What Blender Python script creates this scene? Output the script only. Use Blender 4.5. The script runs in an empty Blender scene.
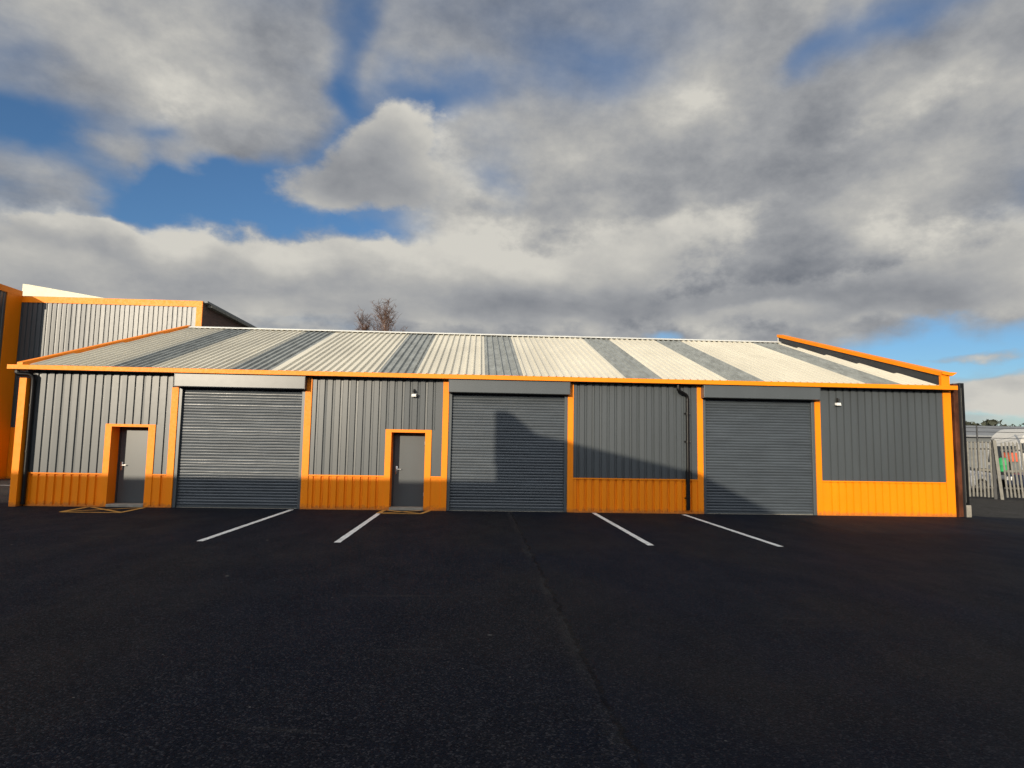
import bpy, bmesh, math, random
from math import radians, sin, cos, tan, pi, sqrt, atan2
from mathutils import Vector, Matrix
random.seed(7)
S = bpy.context.scene
COL = S.collection

# ------------------------------------------------------------------ camera
F_PX, PITCH, YAW, ROLL = 648.77, radians(5.5037), radians(2.9341), radians(0.97607)
CAM = Vector((0, -17.6517, 1.7376))
Fv = Vector((sin(YAW)*cos(PITCH), cos(YAW)*cos(PITCH), sin(PITCH)))
R0 = Vector((cos(YAW), -sin(YAW), 0)); U0 = R0.cross(Fv)
Rv = R0*cos(ROLL) + U0*sin(ROLL); Uv = -R0*sin(ROLL) + U0*cos(ROLL)
cd = bpy.data.cameras.new('camera'); cam = bpy.data.objects.new('camera', cd); COL.objects.link(cam)
cd.sensor_width = 36; cd.lens = F_PX/1024*36; cd.clip_start = 0.05; cd.clip_end = 3000
m = Matrix((Rv, Uv, -Fv)).transposed().to_4x4(); m.translation = CAM
cam.matrix_world = m
S.camera = cam

GLOW = 3.9
SUN_A, SUN_E = radians(24), radians(11.5)
SD = Vector((sin(SUN_A)*cos(SUN_E), cos(SUN_A)*cos(SUN_E), -sin(SUN_E)))   # way the light travels

# ------------------------------------------------------------------ materials
class NT:
    def __init__(s, tree): s.t = tree; s.n = tree.nodes; s.l = tree.links
    def new(s, typ, **kw):
        n = s.n.new(typ)
        for k, v in kw.items(): setattr(n, k, v)
        return n
    def put(s, v, sock):
        if hasattr(v, 'is_output') or isinstance(v, bpy.types.NodeSocket): s.l.new(v, sock)
        elif v is not None: sock.default_value = v
    def math(s, op, a, b=0.0, c=None, clamp=False):
        n = s.new('ShaderNodeMath', operation=op); n.use_clamp = clamp
        s.put(a, n.inputs[0]); s.put(b, n.inputs[1])
        if c is not None: s.put(c, n.inputs[2])
        return n.outputs[0]
    def ss(s, x, a, b, lo=0.0, hi=1.0):
        n = s.new('ShaderNodeMapRange', interpolation_type='SMOOTHSTEP')
        s.put(x, n.inputs[0]); n.inputs[1].default_value = a; n.inputs[2].default_value = b
        n.inputs[3].default_value = lo; n.inputs[4].default_value = hi
        return n.outputs[0]
    def noise(s, vec, scale, detail=4, rough=.55, dist=0.0):
        n = s.new('ShaderNodeTexNoise'); s.put(vec, n.inputs['Vector'])
        n.inputs['Scale'].default_value = scale; n.inputs['Detail'].default_value = detail
        n.inputs['Roughness'].default_value = rough; n.inputs['Distortion'].default_value = dist
        return n.outputs[0]
    def scale(s, vec, v):
        n = s.new('ShaderNodeVectorMath', operation='MULTIPLY'); s.put(vec, n.inputs[0]); n.inputs[1].default_value = v
        return n.outputs[0]
    def mix(s, f, a, b):
        n = s.new('ShaderNodeMix', data_type='RGBA'); s.put(f, n.inputs[0])
        for v, k in ((a, 6), (b, 7)):
            if isinstance(v, (tuple, list)): v = (v[0], v[1], v[2], 1)
            s.put(v, n.inputs[k])
        return n.outputs[2]

def mat(name, col, rough=.5, spec=.5, metal=0.0, var=.12, vscale=1.2, streak=(1, 1, 1), bump=0.0, bscale=40, dirt=None, coat=0.0, rvar=1.0):
    M = bpy.data.materials.new(name); M.use_nodes = True
    t = NT(M.node_tree); b = M.node_tree.nodes['Principled BSDF']
    g = t.new('ShaderNodeNewGeometry').outputs['Position']
    v = t.scale(g, streak)
    n = t.noise(v, vscale, 6, .6)
    n2 = t.noise(g, vscale*9, 3, .6)
    lo = tuple(c*(1-var) for c in col); hi = tuple(min(1, c*(1+var)) for c in col)
    c = t.mix(t.ss(n, .3, .7), lo, hi)
    c = t.mix(t.math('MULTIPLY', t.ss(n2, .5, .8), .35), c, tuple(x*(1-var*1.5) for x in col))
    if dirt:      # grime near the foot of walls, ragged edge
        sz = t.new('ShaderNodeSeparateXYZ'); t.l.new(g, sz.inputs[0])
        h = t.math('ADD', sz.outputs[2], t.math('MULTIPLY', n2, -.25))
        c = t.mix(t.ss(h, .02, -.12, 0, .0 + dirt[1]), c, dirt[0])
    t.l.new(c, b.inputs['Base Color'])
    r = t.ss(n2, .3, .8, max(0, rough-.05*rvar), min(1, rough+.08*rvar)); t.l.new(r, b.inputs['Roughness'])
    b.inputs['Specular IOR Level'].default_value = spec
    b.inputs['Metallic'].default_value = metal
    b.inputs['Coat Weight'].default_value = coat
    if bump:
        bn = t.new('ShaderNodeBump'); bn.inputs['Strength'].default_value = bump; bn.inputs['Distance'].default_value = .01
        t.l.new(t.noise(g, bscale, 4, .6), bn.inputs['Height']); t.l.new(bn.outputs[0], b.inputs['Normal'])
    return M

M = {}
M['grey'] = mat('grey_cladding_paint', (.053, .062, .069), .385, .5, 0.0, .08, .9, (1, 1, .25), rvar=.15)
M['grey2'] = mat('grey_smooth_paint', (.062, .072, .079), .35, .5, 0.0, .05, .8, (2.5, 1, .3), rvar=.1)
M['shutter'] = mat('grey_galvanised_slats', (.048, .059, .071), .39, .6, 0.1, .14, 2.5, (.4, 1, 3), .05, 8)
M['orange'] = mat('orange_sheet_paint', (.82, .225, .0012), .48, .25, 0.0, .05, 1.5, (1, 1, .4), .02, 8, dirt=((.12, .07, .04), .55))
M['roof'] = mat('cream_roof_sheet', (.61, .575, .475), .5, .35, 0.0, .09, .7, (1, .3, .3), .03, 8)
M['rooflight'] = mat('weathered_grp_rooflight', (.25, .264, .252), .55, .35, 0.0, .20, 2.2, (1.4, .8, .8), .05, 20)
M['cap'] = mat('white_ridge_cap', (.62, .62, .58), .4, .4, 0.0, .06)
M['black'] = mat('black_plastic', (.004, .004, .0045), .4, .3, 0, .1)
M['dark'] = mat('dark_sheet', (.03, .032, .035), .5, .4, 0, .1)
M['steel'] = mat('bare_silver_metal', (.62, .62, .6), .3, .5, .9, .05)
M['galv'] = mat('galvanised_steel', (.19, .185, .165), .7, .2, .1, .15, 6, bump=.05)
M['rust'] = mat('rusted_steel', (.085, .028, .013), .75, .2, 0, .5, 3, (1, 1, .5), .25, 50)
M['concrete'] = mat('concrete', (.24, .225, .195), .85, .2, 0, .18, 6, bump=.2, bscale=60)
M['lampglass'] = mat('white_lamp_housing', (.8, .8, .78), .3, .5, 0, .03)
M['cream'] = mat('cream_sheet', (.56, .52, .38), .5, .3, 0, .06)
M['white'] = mat('white_van_paint', (.50, .49, .46), .35, .5, 0, .05)
M['glass'] = mat('dark_window_glass', (.02, .025, .03), .08, .6, 0, .05)
M['silvercar'] = mat('silver_car_paint', (.42, .43, .45), .3, .5, .4, .04)
M['bluecar'] = mat('navy_car_paint', (.03, .045, .10), .28, .5, .2, .04)
M['rubber'] = mat('tyre_rubber', (.02, .02, .02), .85, .2)
M['redlamp'] = mat('red_lens', (.55, .03, .03), .25, .5)
M['green'] = mat('green_bin_plastic', (.03, .30, .10), .5, .4)
M['redplastic'] = mat('orange_red_plastic', (.62, .12, .06), .5, .4)
M['farroof'] = mat('far_grey_roof', (.19, .20, .21), .7, .2, 0, .08, .3)
M['farwall'] = mat('far_grey_wall', (.13, .14, .145), .7, .2, 0, .1, .3)
M['rearwall'] = mat('buff_rear_wall', (.22, .20, .18), .6, .3, 0, .15, .5)
M['bark'] = mat('birch_bark', (.30, .24, .21), .8, .2, 0, .3, 3)
M['twig'] = mat('reddish_brown_twigs', (.12, .075, .058), .85, .1, 0, .25, 2)
M['hedge'] = mat('winter_wood', (.05, .055, .04), .9, .1, 0, .4, .2)
M['hedge'].node_tree.nodes['Principled BSDF'].inputs['Roughness'].default_value = .9

def brick_mat():
    Mt = bpy.data.materials.new('dark_brick'); Mt.use_nodes = True
    t = NT(Mt.node_tree); b = Mt.node_tree.nodes['Principled BSDF']
    g = t.new('ShaderNodeNewGeometry').outputs['Position']
    sx = t.new('ShaderNodeSeparateXYZ'); t.l.new(g, sx.inputs[0])
    cx = t.new('ShaderNodeCombineXYZ'); t.l.new(t.math('ADD', sx.outputs[0], sx.outputs[1]), cx.inputs[0]); t.l.new(sx.outputs[2], cx.inputs[1])
    br = t.new('ShaderNodeTexBrick'); t.l.new(cx.outputs[0], br.inputs['Vector'])
    br.inputs['Color1'].default_value = (.12, .045, .03, 1); br.inputs['Color2'].default_value = (.07, .03, .022, 1)
    br.inputs['Mortar'].default_value = (.12, .11, .10, 1)
    br.inputs['Scale'].default_value = 1; br.inputs['Brick Width'].default_value = .225; br.inputs['Row Height'].default_value = .075
    br.inputs['Mortar Size'].default_value = .01
    t.l.new(br.outputs[0], b.inputs['Base Color']); b.inputs['Roughness'].default_value = .9
    return Mt
M['brick'] = brick_mat()

def asphalt_mat(name, c0, c1, coarse=1.0, seam=False, rough=.62, spec=.4):
    Mt = bpy.data.materials.new(name); Mt.use_nodes = True
    t = NT(Mt.node_tree); b = Mt.node_tree.nodes['Principled BSDF']
    g = t.new('ShaderNodeNewGeometry').outputs['Position']
    s = t.new('ShaderNodeSeparateXYZ'); t.l.new(g, s.inputs[0])
    X, Y = s.outputs[0], s.outputs[1]
    big = t.noise(t.scale(g, (1, .6, 1)), .33, 5, .6, .4)
    gg = t.scale(g, (1, .5, 1))          # laid in long passes away from the building
    mid = t.noise(t.scale(g, (1, .45, 1)), 1.7, 5, .65)
    vor = t.new('ShaderNodeTexVoronoi'); t.l.new(g, vor.inputs['Vector']); vor.inputs['Scale'].default_value = 80*coarse
    vor.inputs['Randomness'].default_value = 1
    cellv = t.new('ShaderNodeSeparateXYZ'); t.l.new(vor.outputs['Color'], cellv.inputs[0])
    fine = t.noise(g, 170*coarse, 3, .7)
    c = t.mix(t.ss(big, .36, .64), c0, c1)
    c = t.mix(t.ss(mid, .35, .75, 0, .45), c, tuple(x*.55 for x in c0))
    grit = t.noise(gg, 34*coarse, 5, .85); grit2 = t.noise(gg, 12*coarse, 5, .82)
    c = t.mix(t.ss(grit, .54, .74, 0, .8), c, tuple(x*2.8 for x in c1))
    c = t.mix(t.ss(grit, .48, .30, 0, .8), c, tuple(x*.25 for x in c0))
    c = t.mix(t.ss(grit2, .56, .72, 0, .6), c, tuple(x*2.6 for x in c1))
    c = t.mix(t.ss(cellv.outputs[0], .68, 1.0, 0, .9), c, tuple(x*3.0 for x in c1))
    c = t.mix(t.ss(cellv.outputs[1], .5, .8, 0, .6), c, tuple(x*.3 for x in c0))
    # scattered pale chips
    v2 = t.new('ShaderNodeTexVoronoi'); t.l.new(g, v2.inputs['Vector']); v2.inputs['Scale'].default_value = 5.5
    cv2 = t.new('ShaderNodeSeparateXYZ'); t.l.new(v2.outputs['Color'], cv2.inputs[0])
    chip = t.math('MULTIPLY', t.ss(v2.outputs['Distance'], .055, .035), t.ss(cv2.outputs[1], .80, .84))
    v3 = t.new('ShaderNodeTexVoronoi'); t.l.new(g, v3.inputs['Vector']); v3.inputs['Scale'].default_value = 1.25
    cv3 = t.new('ShaderNodeSeparateXYZ'); t.l.new(v3.outputs['Color'], cv3.inputs[0])
    chip = t.math('MAXIMUM', chip, t.math('MULTIPLY', t.ss(v3.outputs['Distance'], .042, .022), t.ss(cv3.outputs[1], .66, .70)))
    c = t.mix(t.math('MULTIPLY', chip, .7), c, (.16, .155, .145))
    # dusty scuffs dragged across by tyres
    sc = t.noise(t.scale(g, (.55, 5.5, 1)), .8, 5, .72, .8)
    scm = t.math('MULTIPLY', t.ss(sc, .60, .74), t.ss(fine, .40, .62))
    c = t.mix(t.math('MULTIPLY', scm, .55), c, (.06, .058, .055))
    hgt = t.math('ADD', t.math('MULTIPLY', t.math('SUBTRACT', 1.0, vor.outputs['Distance']), .8), t.math('MULTIPLY', fine, .5))
    if seam:
        w = t.math('MULTIPLY', t.math('SUBTRACT', t.noise(t.scale(g, (0, 1, 0)), 2.2, 5, .65), .5), .28)
        dx = t.math('SUBTRACT', t.math('SUBTRACT', X, .93), w)
        line = t.ss(t.math('ABSOLUTE', dx), .03, .008)
        gap = t.ss(t.noise(g, 3.2, 4, .6), .36, .52)
        line = t.math('MULTIPLY', line, gap)
        c = t.mix(t.math('MULTIPLY', line, .65), c, (.001, .001, .0012))
        near = t.ss(t.math('ABSOLUTE', t.math('ADD', dx, .05)), .11, .02)
        pale = t.math('MULTIPLY', t.math('MULTIPLY', near, t.ss(fine, .45, .62)), t.ss(mid, .42, .6))
        c = t.mix(t.math('MULTIPLY', pale, .75), c, (.06, .057, .053))
        side = t.ss(dx, -.05, .05)
        c = t.mix(t.math('MULTIPLY', side, .30), c, t.mix(t.ss(big, .3, .7), tuple(x*1.25 for x in c0), tuple(x*1.05 for x in c1)))
        hgt = t.math('SUBTRACT', hgt, t.math('MULTIPLY', line, 2.0))
    t.l.new(c, b.inputs['Base Color'])
    t.l.new(t.ss(mid, .3, .7, rough-.04, rough+.06), b.inputs['Roughness'])
    b.inputs['Specular IOR Level'].default_value = spec
    bn = t.new('ShaderNodeBump'); bn.inputs['Strength'].default_value = .85; bn.inputs['Distance'].default_value = .009
    t.l.new(hgt, bn.inputs['Height']); t.l.new(bn.outputs[0], b.inputs['Normal'])
    return Mt
M['tarmac'] = asphalt_mat('fresh_black_asphalt', (.0046, .0076, .0160), (.0130, .0130, .0150), 1.0, True, .74, .055)
M['oldtarmac'] = asphalt_mat('old_grey_asphalt', (.028, .027, .026), (.048, .046, .044), 1.0, False, .8, .1)
M['earth'] = mat('rough_ground', (.07, .075, .05), .95, .1, 0, .4, .05)
def paint_mat(name, col, wear=.5):
    Mt = mat(name, col, .6, .3, 0, .1, 3)
    t = NT(Mt.node_tree); b = Mt.node_tree.nodes['Principled BSDF']
    src = b.inputs['Base Color'].links[0].from_socket
    g = t.new('ShaderNodeNewGeometry').outputs['Position']
    n = t.noise(g, 55, 5, .75)
    n4 = t.noise(g, 6, 4, .7)
    c = t.mix(t.ss(t.math('ADD', t.math('MULTIPLY', n, .65), t.math('MULTIPLY', n4, .35)), .50, .60, 0, wear), src, (.02, .02, .022)); t.l.new(c, b.inputs['Base Color'])
    bn = t.new('ShaderNodeBump'); bn.inputs['Strength'].default_value = .5; bn.inputs['Distance'].default_value = .004
    t.l.new(t.noise(g, 130, 3, .7), bn.inputs['Height']); t.l.new(bn.outputs[0], b.inputs['Normal'])
    return Mt
M['whiteline'] = paint_mat('white_road_paint', (.72, .72, .70), .8)
M['yellowline'] = paint_mat('ochre_road_paint', (.50, .27, .06), .85)

# ------------------------------------------------------------------ mesh helpers
class MB:
    def __init__(s): s.bm = bmesh.new()
    def face(s, pts): return s.bm.faces.new([s.bm.verts.new(p) for p in pts])
    def box(s, x0, x1, y0, y1, z0, z1, bev=0.0):
        vs = [s.bm.verts.new((x, y, z)) for x in (x0, x1) for y in (y0, y1) for z in (z0, z1)]
        fs = [s.bm.faces.new([vs[i] for i in q]) for q in ((0,1,3,2),(4,6,7,5),(0,4,5,1),(2,3,7,6),(0,2,6,4),(1,5,7,3))]
        if bev:
            es = list({e for f in fs for e in f.edges})
            bmesh.ops.bevel(s.bm, geom=es, offset=bev, segments=2, affect='EDGES', profile=.5)
        return s
    def hexa(s, a, b):         # two matching quads -> closed solid
        va = [s.bm.verts.new(p) for p in a]; vb = [s.bm.verts.new(p) for p in b]; n = len(va)
        s.bm.faces.new(va[::-1]); s.bm.faces.new(vb)
        for i in range(n): s.bm.faces.new((va[i], va[(i+1) % n], vb[(i+1) % n], vb[i]))
        return s
    def prism_y(s, poly, y0, y1):   # poly in (x,z)
        return s.hexa([(x, y0, z) for x, z in poly], [(x, y1, z) for x, z in poly])
    def prism_x(s, poly, x0, x1):   # poly in (y,z)
        return s.hexa([(x0, y, z) for y, z in poly], [(x1, y, z) for y, z in poly])
    def tube(s, pts, rads, n=10):
        pts = [Vector(p) for p in pts]
        if not hasattr(rads, '__len__'): rads = [rads]*len(pts)
        rings = []
        for i, p in enumerate(pts):
            d = (pts[min(i+1, len(pts)-1)] - pts[max(i-1, 0)]).normalized()
            u = d.orthogonal().normalized() if abs(d.z) < .95 else Vector((1, 0, 0)); u = (u - d*u.dot(d)).normalized(); w = d.cross(u)
            rings.append([s.bm.verts.new(p + (u*cos(2*pi*k/n) + w*sin(2*pi*k/n))*rads[i]) for k in range(n)])
        for a, b in zip(rings, rings[1:]):
            if n > 4:      # line up the rings
                best = min(range(n), key=lambda o: sum((a[k].co-b[(k+o) % n].co).length for k in range(n)))
                b[:] = b[best:] + b[:best]
            for k in range(n): s.bm.faces.new((a[k], a[(k+1) % n], b[(k+1) % n], b[k]))
        if n > 3: s.bm.faces.new(rings[0][::-1]); s.bm.faces.new(rings[-1])
        return s
    def build(s, name, material, parent=None, smooth=False, kind=None, label=None):
        bmesh.ops.recalc_face_normals(s.bm, faces=s.bm.faces)
        me = bpy.data.meshes.new(name); s.bm.to_mesh(me); s.bm.free()
        o = bpy.data.objects.new(name, me); COL.objects.link(o); me.materials.append(M[material])
        if smooth:
            for p in me.polygons: p.use_smooth = True
            try: me.set_sharp_from_angle(angle=radians(40))
            except Exception: pass
        if parent: o.parent = parent; o.matrix_parent_inverse = parent.matrix_world.inverted()
        if kind: o['kind'] = kind
        if label: o['label'] = label
        return o

def thing(name, label, cat, loc=(0, 0, 0), group=None):
    o = bpy.data.objects.new(name, None); COL.objects.link(o); o.location = loc; o.empty_display_size = .3
    o.matrix_world = Matrix.Translation(loc)
    o['label'] = label; o['category'] = cat
    if group: o['group'] = group
    return o
def tag(o, label, cat, group=None):
    o['label'] = label; o['category'] = cat
    if group: o['group'] = group
    return o

PITCH_R = .207
def prof(x0, x1, p=PITCH_R, gw=.082, slope=.019, off=0.0):
    """x positions and 0/1 (crown/groove) along a trapezoidal sheet"""
    out = [(x0, 0)]; k = math.ceil((x0+.02-off)/p)
    while True:
        a = k*p + off
        if a + gw >= x1-.01: break
        if a > x0+.005: out += [(a, 0), (a+slope, 1), (a+gw-slope, 1), (a+gw, 0)]
        k += 1
    out.append((x1, 0)); return out
def sheet_wall(mb, x0, x1, z0, z1, y=-.03, depth=.038, **k):
    P = prof(x0, x1, **k); n = max(1, int((z1-z0)/1.0))
    jit = [random.Random(int(x*1000+7)).uniform(-.0016, .0016) for x, g in P]      # sheets are never quite true
    cols = [[mb.bm.verts.new((x, y+g*depth+q, z0+(z1-z0)*j/n)) for j in range(n+1)] for (x, g), q in zip(P, jit)]
    for a, b in zip(cols, cols[1:]):
        for j in range(n): mb.bm.faces.new((a[j], b[j], b[j+1], a[j+1]))
    return mb

# ------------------------------------------------------------------ ground
def sheet(name, x0, x1, y0, y1, z, m, nx=1, ny=1):
    mb = MB()
    for i in range(nx):
        for j in range(ny):
            a, b = x0+(x1-x0)*i/nx, x0+(x1-x0)*(i+1)/nx; c, d = y0+(y1-y0)*j/ny, y0+(y1-y0)*(j+1)/ny
            mb.face([(a, c, z), (b, c, z), (b, d, z), (a, d, z)])
    bmesh.ops.remove_doubles(mb.bm, verts=mb.bm.verts, dist=1e-4)
    return mb.build(name, m, kind='structure')
sheet('ground', -1200, 1200, -300, 2000, -.012, 'earth')
sheet('service_yard', -70, 110, -.9, 78, -.006, 'oldtarmac')
# fresh surfacing: its back edge swings away past the corner of the building
mb = MB()
edge = [(-60, .8), (-21, .8), (13.9, .8), (14.2, .15), (15.2, -.25), (17, -.8), (20, -1.3), (27, -1.6), (60, -1.7)]
mb.face([(60, -45, 0), (60, -1.7, 0)] + [(x, y, 0) for x, y in edge[::-1][1:]] + [(-60, -45, 0)])
mb.build('car_park', 'tarmac', kind='structure')

# ------------------------------------------------------------------ bay lines
def stripe(p, q, w, z, m, name, label, cat, group):
    p, q = Vector((p[0], p[1], 0)), Vector((q[0], q[1], 0)); d = (q-p); L = d.length; d.normalize(); n = Vector((-d.y, d.x, 0))
    mb = MB(); N = max(2, int(L/.12)); l = []; r = []
    for i in range(N+1):
        c = p + d*L*i/N
        l.append(mb.bm.verts.new(c + n*(w/2 + random.uniform(-.004, .004)) + Vector((0, 0, z))))
        r.append(mb.bm.verts.new(c - n*(w/2 + random.uniform(-.004, .004)) + Vector((0, 0, z))))
    for i in range(N): mb.bm.faces.new((l[i], l[i+1], r[i+1], r[i]))
    return mb
for x, y0, lab in ((-4.80, -.22, 'white bay line painted from the right edge of the leftmost roller shutter'),
                   (-2.45, -.62, 'white bay line starting at the yellow hatching by the middle door'),
                   (3.15, -.15, 'white bay line running out from the orange panel right of the middle shutter'),
                   (5.55, -.30, 'white bay line starting beneath the black downpipe beside the rightmost shutter')):
    o = stripe((x, y0), (x+random.uniform(-.02, .02), -5.86), .115, .004, 'whiteline', '', '', '', '').build('bay_line', 'whiteline')
    tag(o, lab, 'road marking', 'white parking bay lines')
def hatch(segs, label):
    mb = MB()
    for p, q in segs:
        t = stripe(p, q, .11, .004 + .0015*segs.index((p, q)), '', '', '', '', '')
        me = bpy.data.meshes.new('tmp'); t.bm.to_mesh(me); mb.bm.from_mesh(me); t.bm.free(); bpy.data.meshes.remove(me)
    tag(mb.build('door_hatching', 'yellowline'), label, 'road marking', 'yellow keep clear hatching in front of the doors')
hatch([((-9.90, -1.42), (-8.47, -1.42)), ((-9.90, -1.40), (-9.97, -.20)), ((-9.86, -.22), (-8.52, -1.38)), ((-8.50, -1.40), (-8.56, -.20)), ((-9.86, -1.36), (-8.62, -.24))],
      'faded yellow crossed box on the asphalt before the left personnel door')
hatch([((-2.45, -.90), (-1.38, -.90)), ((-2.48, -.90), (-2.42, -.10)), ((-1.40, -.90), (-1.24, -.08)), ((-2.35, -.12), (-1.42, -.86)), ((-1.45, -.12), (-2.40, -.86))],
      'small yellow crossed box on the asphalt before the middle personnel door')

# ------------------------------------------------------------------ main building
W = thing('industrial_unit', 'long low grey and orange warehouse with three roller shutters and cream striped roof', 'warehouse', (0, 0, 0))
EZ, RY, RZ = 3.60, 7.44, 6.02
SY = -.30                                      # roof edge
TS = (RZ-EZ)/(RY-SY)
XL, XR = -11.90, 13.30
def clad(x0, x1, BZ, hole=None):
    g = MB(); b = MB()
    if hole:
        h0, h1, hz = hole
        sheet_wall(g, x0, h0, BZ, hz); sheet_wall(g, h1, x1, BZ, hz); sheet_wall(g, x0, x1, hz, 3.60)
        for a, c in ((x0, h0), (h1, x1)):
            q = MB(); sheet_wall(q, a, c, .03, BZ, y=-.034); q.build('base_panel', 'orange', W)
        tr = [(x0, h0), (h1, x1)]
    else:
        sheet_wall(g, x0, x1, BZ, 3.60); sheet_wall(b, x0, x1, .03, BZ, y=-.034); b.build('base_panel', 'orange', W)
        tr = [(x0, x1)]
    g.build('wall_cladding', 'grey', W)
    for a, c in tr:
        MB().box(a, c, -.052, .01, BZ-.012, BZ+.022).build('panel_trim', 'orange', W)
        MB().box(a, c, -.060, .01, .0, .035).build('panel_trim', 'orange', W)
clad(-11.67, -8.12, .84, (-9.76, -8.48, 2.15))
clad(-4.46, -.96, .885, (-2.47, -1.24, 2.14))
clad(2.60, 6.03, .905)
clad(9.52, 13.08, .925)
# structure behind the sheets
mb = MB()
for a, c in ((XL+.02, -9.78), (-8.48, -7.95), (-4.72, -2.49), (-1.22, -.80), (2.46, 6.18), (9.38, 13.28)):
    mb.box(a, c, .012, .22, 0, 3.46)
for a, c, z in ((-9.78, -8.48, 2.17), (-2.49, -1.22, 2.16)): mb.box(a, c, .012, .22, z, 3.46)
mb.box(XL+.02, 13.28, .012, .22, 3.46, 3.62)
mb.build('front_wall', 'dark', W)
# side, rear walls
mb = MB()
mb.hexa([(XL, .22, 0), (XL, .22, 3.6), (-11.15, RY, 5.9), (-11.15, RY, 0)], [(XL+.2, .22, 0), (XL+.2, .22, 3.6), (-10.95, RY, 5.9), (-10.95, RY, 0)])
mb.hexa([(-11.15, RY, 0), (-11.15, RY, 5.9), (-11.15, 15, 3.6), (-11.15, 15, 0)], [(-10.95, RY, 0), (-10.95, RY, 5.9), (-10.95, 15, 3.6), (-10.95, 15, 0)])
mb.hexa([(13.3, .02, 0), (13.3, .02, 3.6), (12.1, RY, 5.9), (12.1, RY, 0)], [(13.1, .22, 0), (13.1, .22, 3.6), (11.9, RY, 5.9), (11.9, RY, 0)])
mb.hexa([(12.1, RY, 0), (12.1, RY, 5.9), (12.1, 15, 3.6), (12.1, 15, 0)], [(11.9, RY, 0), (11.9, RY, 5.9), (11.9, 15, 3.6), (11.9, 15, 0)])
mb.box(-11.15, 12.1, 15.0, 15.2, 0, 3.6)
mb.build('side_wall', 'grey', W)
# orange uprights
for a, c, y in ((-8.12, -7.945, -.062), (-4.64, -4.46, -.062), (-.96, -.80, -.062), (2.44, 2.60, -.062), (6.03, 6.19, -.062), (9.36, 9.52, -.062), (13.08, 13.31, -.066)):
    MB().box(a, c, y, .016, 0, 3.15 if a in (-8.12, 9.36) else 3.50, .004).build('upright_trim', 'orange', W)
MB().box(XL, -11.72, -.26, .01, 0, 3.30, .004).build('corner_column', 'orange', W)
MB().box(-11.72, -11.67, -.01, .012, 0, 3.6).build('corner_flashing', 'black', W)
# fascia and gutter
mb = MB(); mb.box(-12.17, 13.30, -.365, -.335, 3.515, 3.63, .003); mb.box(-12.17, -12.15, -.335, -.05, 3.52, 3.625); mb.box(13.28, 13.30, -.335, -.07, 3.52, 3.625)
mb.build('fascia', 'orange', W)
mb = MB(); mb.box(-12.14, 13.27, -.334, -.325, 3.52, 3.58); mb.box(-12.14, 13.27, -.334, .0, 3.509, 3.518); mb.build('gutter', 'black', W)

# roof ----------------------------------------------------------------------
strips = [(-9.70, -8.66), (-6.66, -5.55), (-2.73, -1.70), (.16, 1.20), (4.04, 5.05), (6.91, 7.93), (10.79, 11.80)]
def roof_piece(x0, x1, name, m, parent, lift=0.0, back=False):
    mb = MB(); P = prof(x0, x1, p=.205, gw=.064, slope=.018)
    N = 10
    ya, yb = (SY, RY) if not back else (RY, 15.3)
    def zz(y): return EZ + (y-SY)*TS if y <= RY else RZ - (y-RY)*TS
    cols = [[mb.bm.verts.new((x, ya+(yb-ya)*j/N, zz(ya+(yb-ya)*j/N) + (.050 if g else 0) + lift)) for j in range(N+1)] for x, g in P]
    for a, b in zip(cols, cols[1:]):
        for j in range(N): mb.bm.faces.new((a[j], b[j], b[j+1], a[j+1]))
    # the gable ends run slightly in towards the ridge
    for (xa, xb, sgn) in ((-11.84, -11.12, -1), (13.0, 11.98, 1)):
        if back: nrm = Vector((sgn, 0, 0)); co = Vector((xb, 0, 0))
        else:
            d = Vector((xb-xa, RY-SY, 0)); nrm = Vector((d.y, -d.x, 0)).normalized()*sgn; co = Vector((xa, SY, 0))
        bmesh.ops.bisect_plane(mb.bm, geom=mb.bm.verts[:]+mb.bm.edges[:]+mb.bm.faces[:], plane_co=co, plane_no=nrm, clear_outer=True)
    if not mb.bm.faces: mb.bm.free(); return None
    return mb.build(name, m, parent)
ro = None; x = -12.3
edges = []
for a, b in strips: edges.append((x, a, 0)); edges.append((a, b, 1)); x = b
edges.append((x, 13.4, 0))
mb = MB()      # one roof deck below carries the sheets
mb.hexa([(XL+.08, SY+.02, EZ-.06), (12.98, SY+.02, EZ-.06), (12.0, RY, RZ-.06), (-11.1, RY, RZ-.06)],
        [(XL+.08, SY+.02, EZ-.02), (12.98, SY+.02, EZ-.02), (12.0, RY, RZ-.02), (-11.1, RY, RZ-.02)])
mb.hexa([(-11.1, RY, RZ-.06), (12.0, RY, RZ-.06), (12.0, 15.25, RZ-.06-7.81*TS), (-11.1, 15.25, RZ-.06-7.81*TS)],
        [(-11.1, RY, RZ-.02), (12.0, RY, RZ-.02), (12.0, 15.25, RZ-.02-7.81*TS), (-11.1, 15.25, RZ-.02-7.81*TS)])
roof = mb.build('roof', 'dark', W)
for a, b, k in edges:
    if k: roof_piece(a, b, 'rooflight', 'rooflight', roof, lift=-.006)
    else: roof_piece(a, b, 'roof_sheet', 'roof', roof)
roof_piece(-11.3, 12.2, 'roof_sheet', 'roof', roof, back=True)
mb = MB()
mb.hexa([(-11.2, RY-.16, RZ-.16*TS+.064), (-11.2, RY, RZ+.066), (-11.2, RY+.16, RZ-.16*TS+.064), (-11.2, RY+.16, RZ-.16*TS+.079), (-11.2, RY, RZ+.091), (-11.2, RY-.16, RZ-.16*TS+.079)],
        [(12.0, RY-.16, RZ-.16*TS+.064), (12.0, RY, RZ+.066), (12.0, RY+.16, RZ-.16*TS+.064), (12.0, RY+.16, RZ-.16*TS+.079), (12.0, RY, RZ+.091), (12.0, RY-.16, RZ-.16*TS+.079)])
mb.build('ridge_cap', 'cap', roof)
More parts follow.
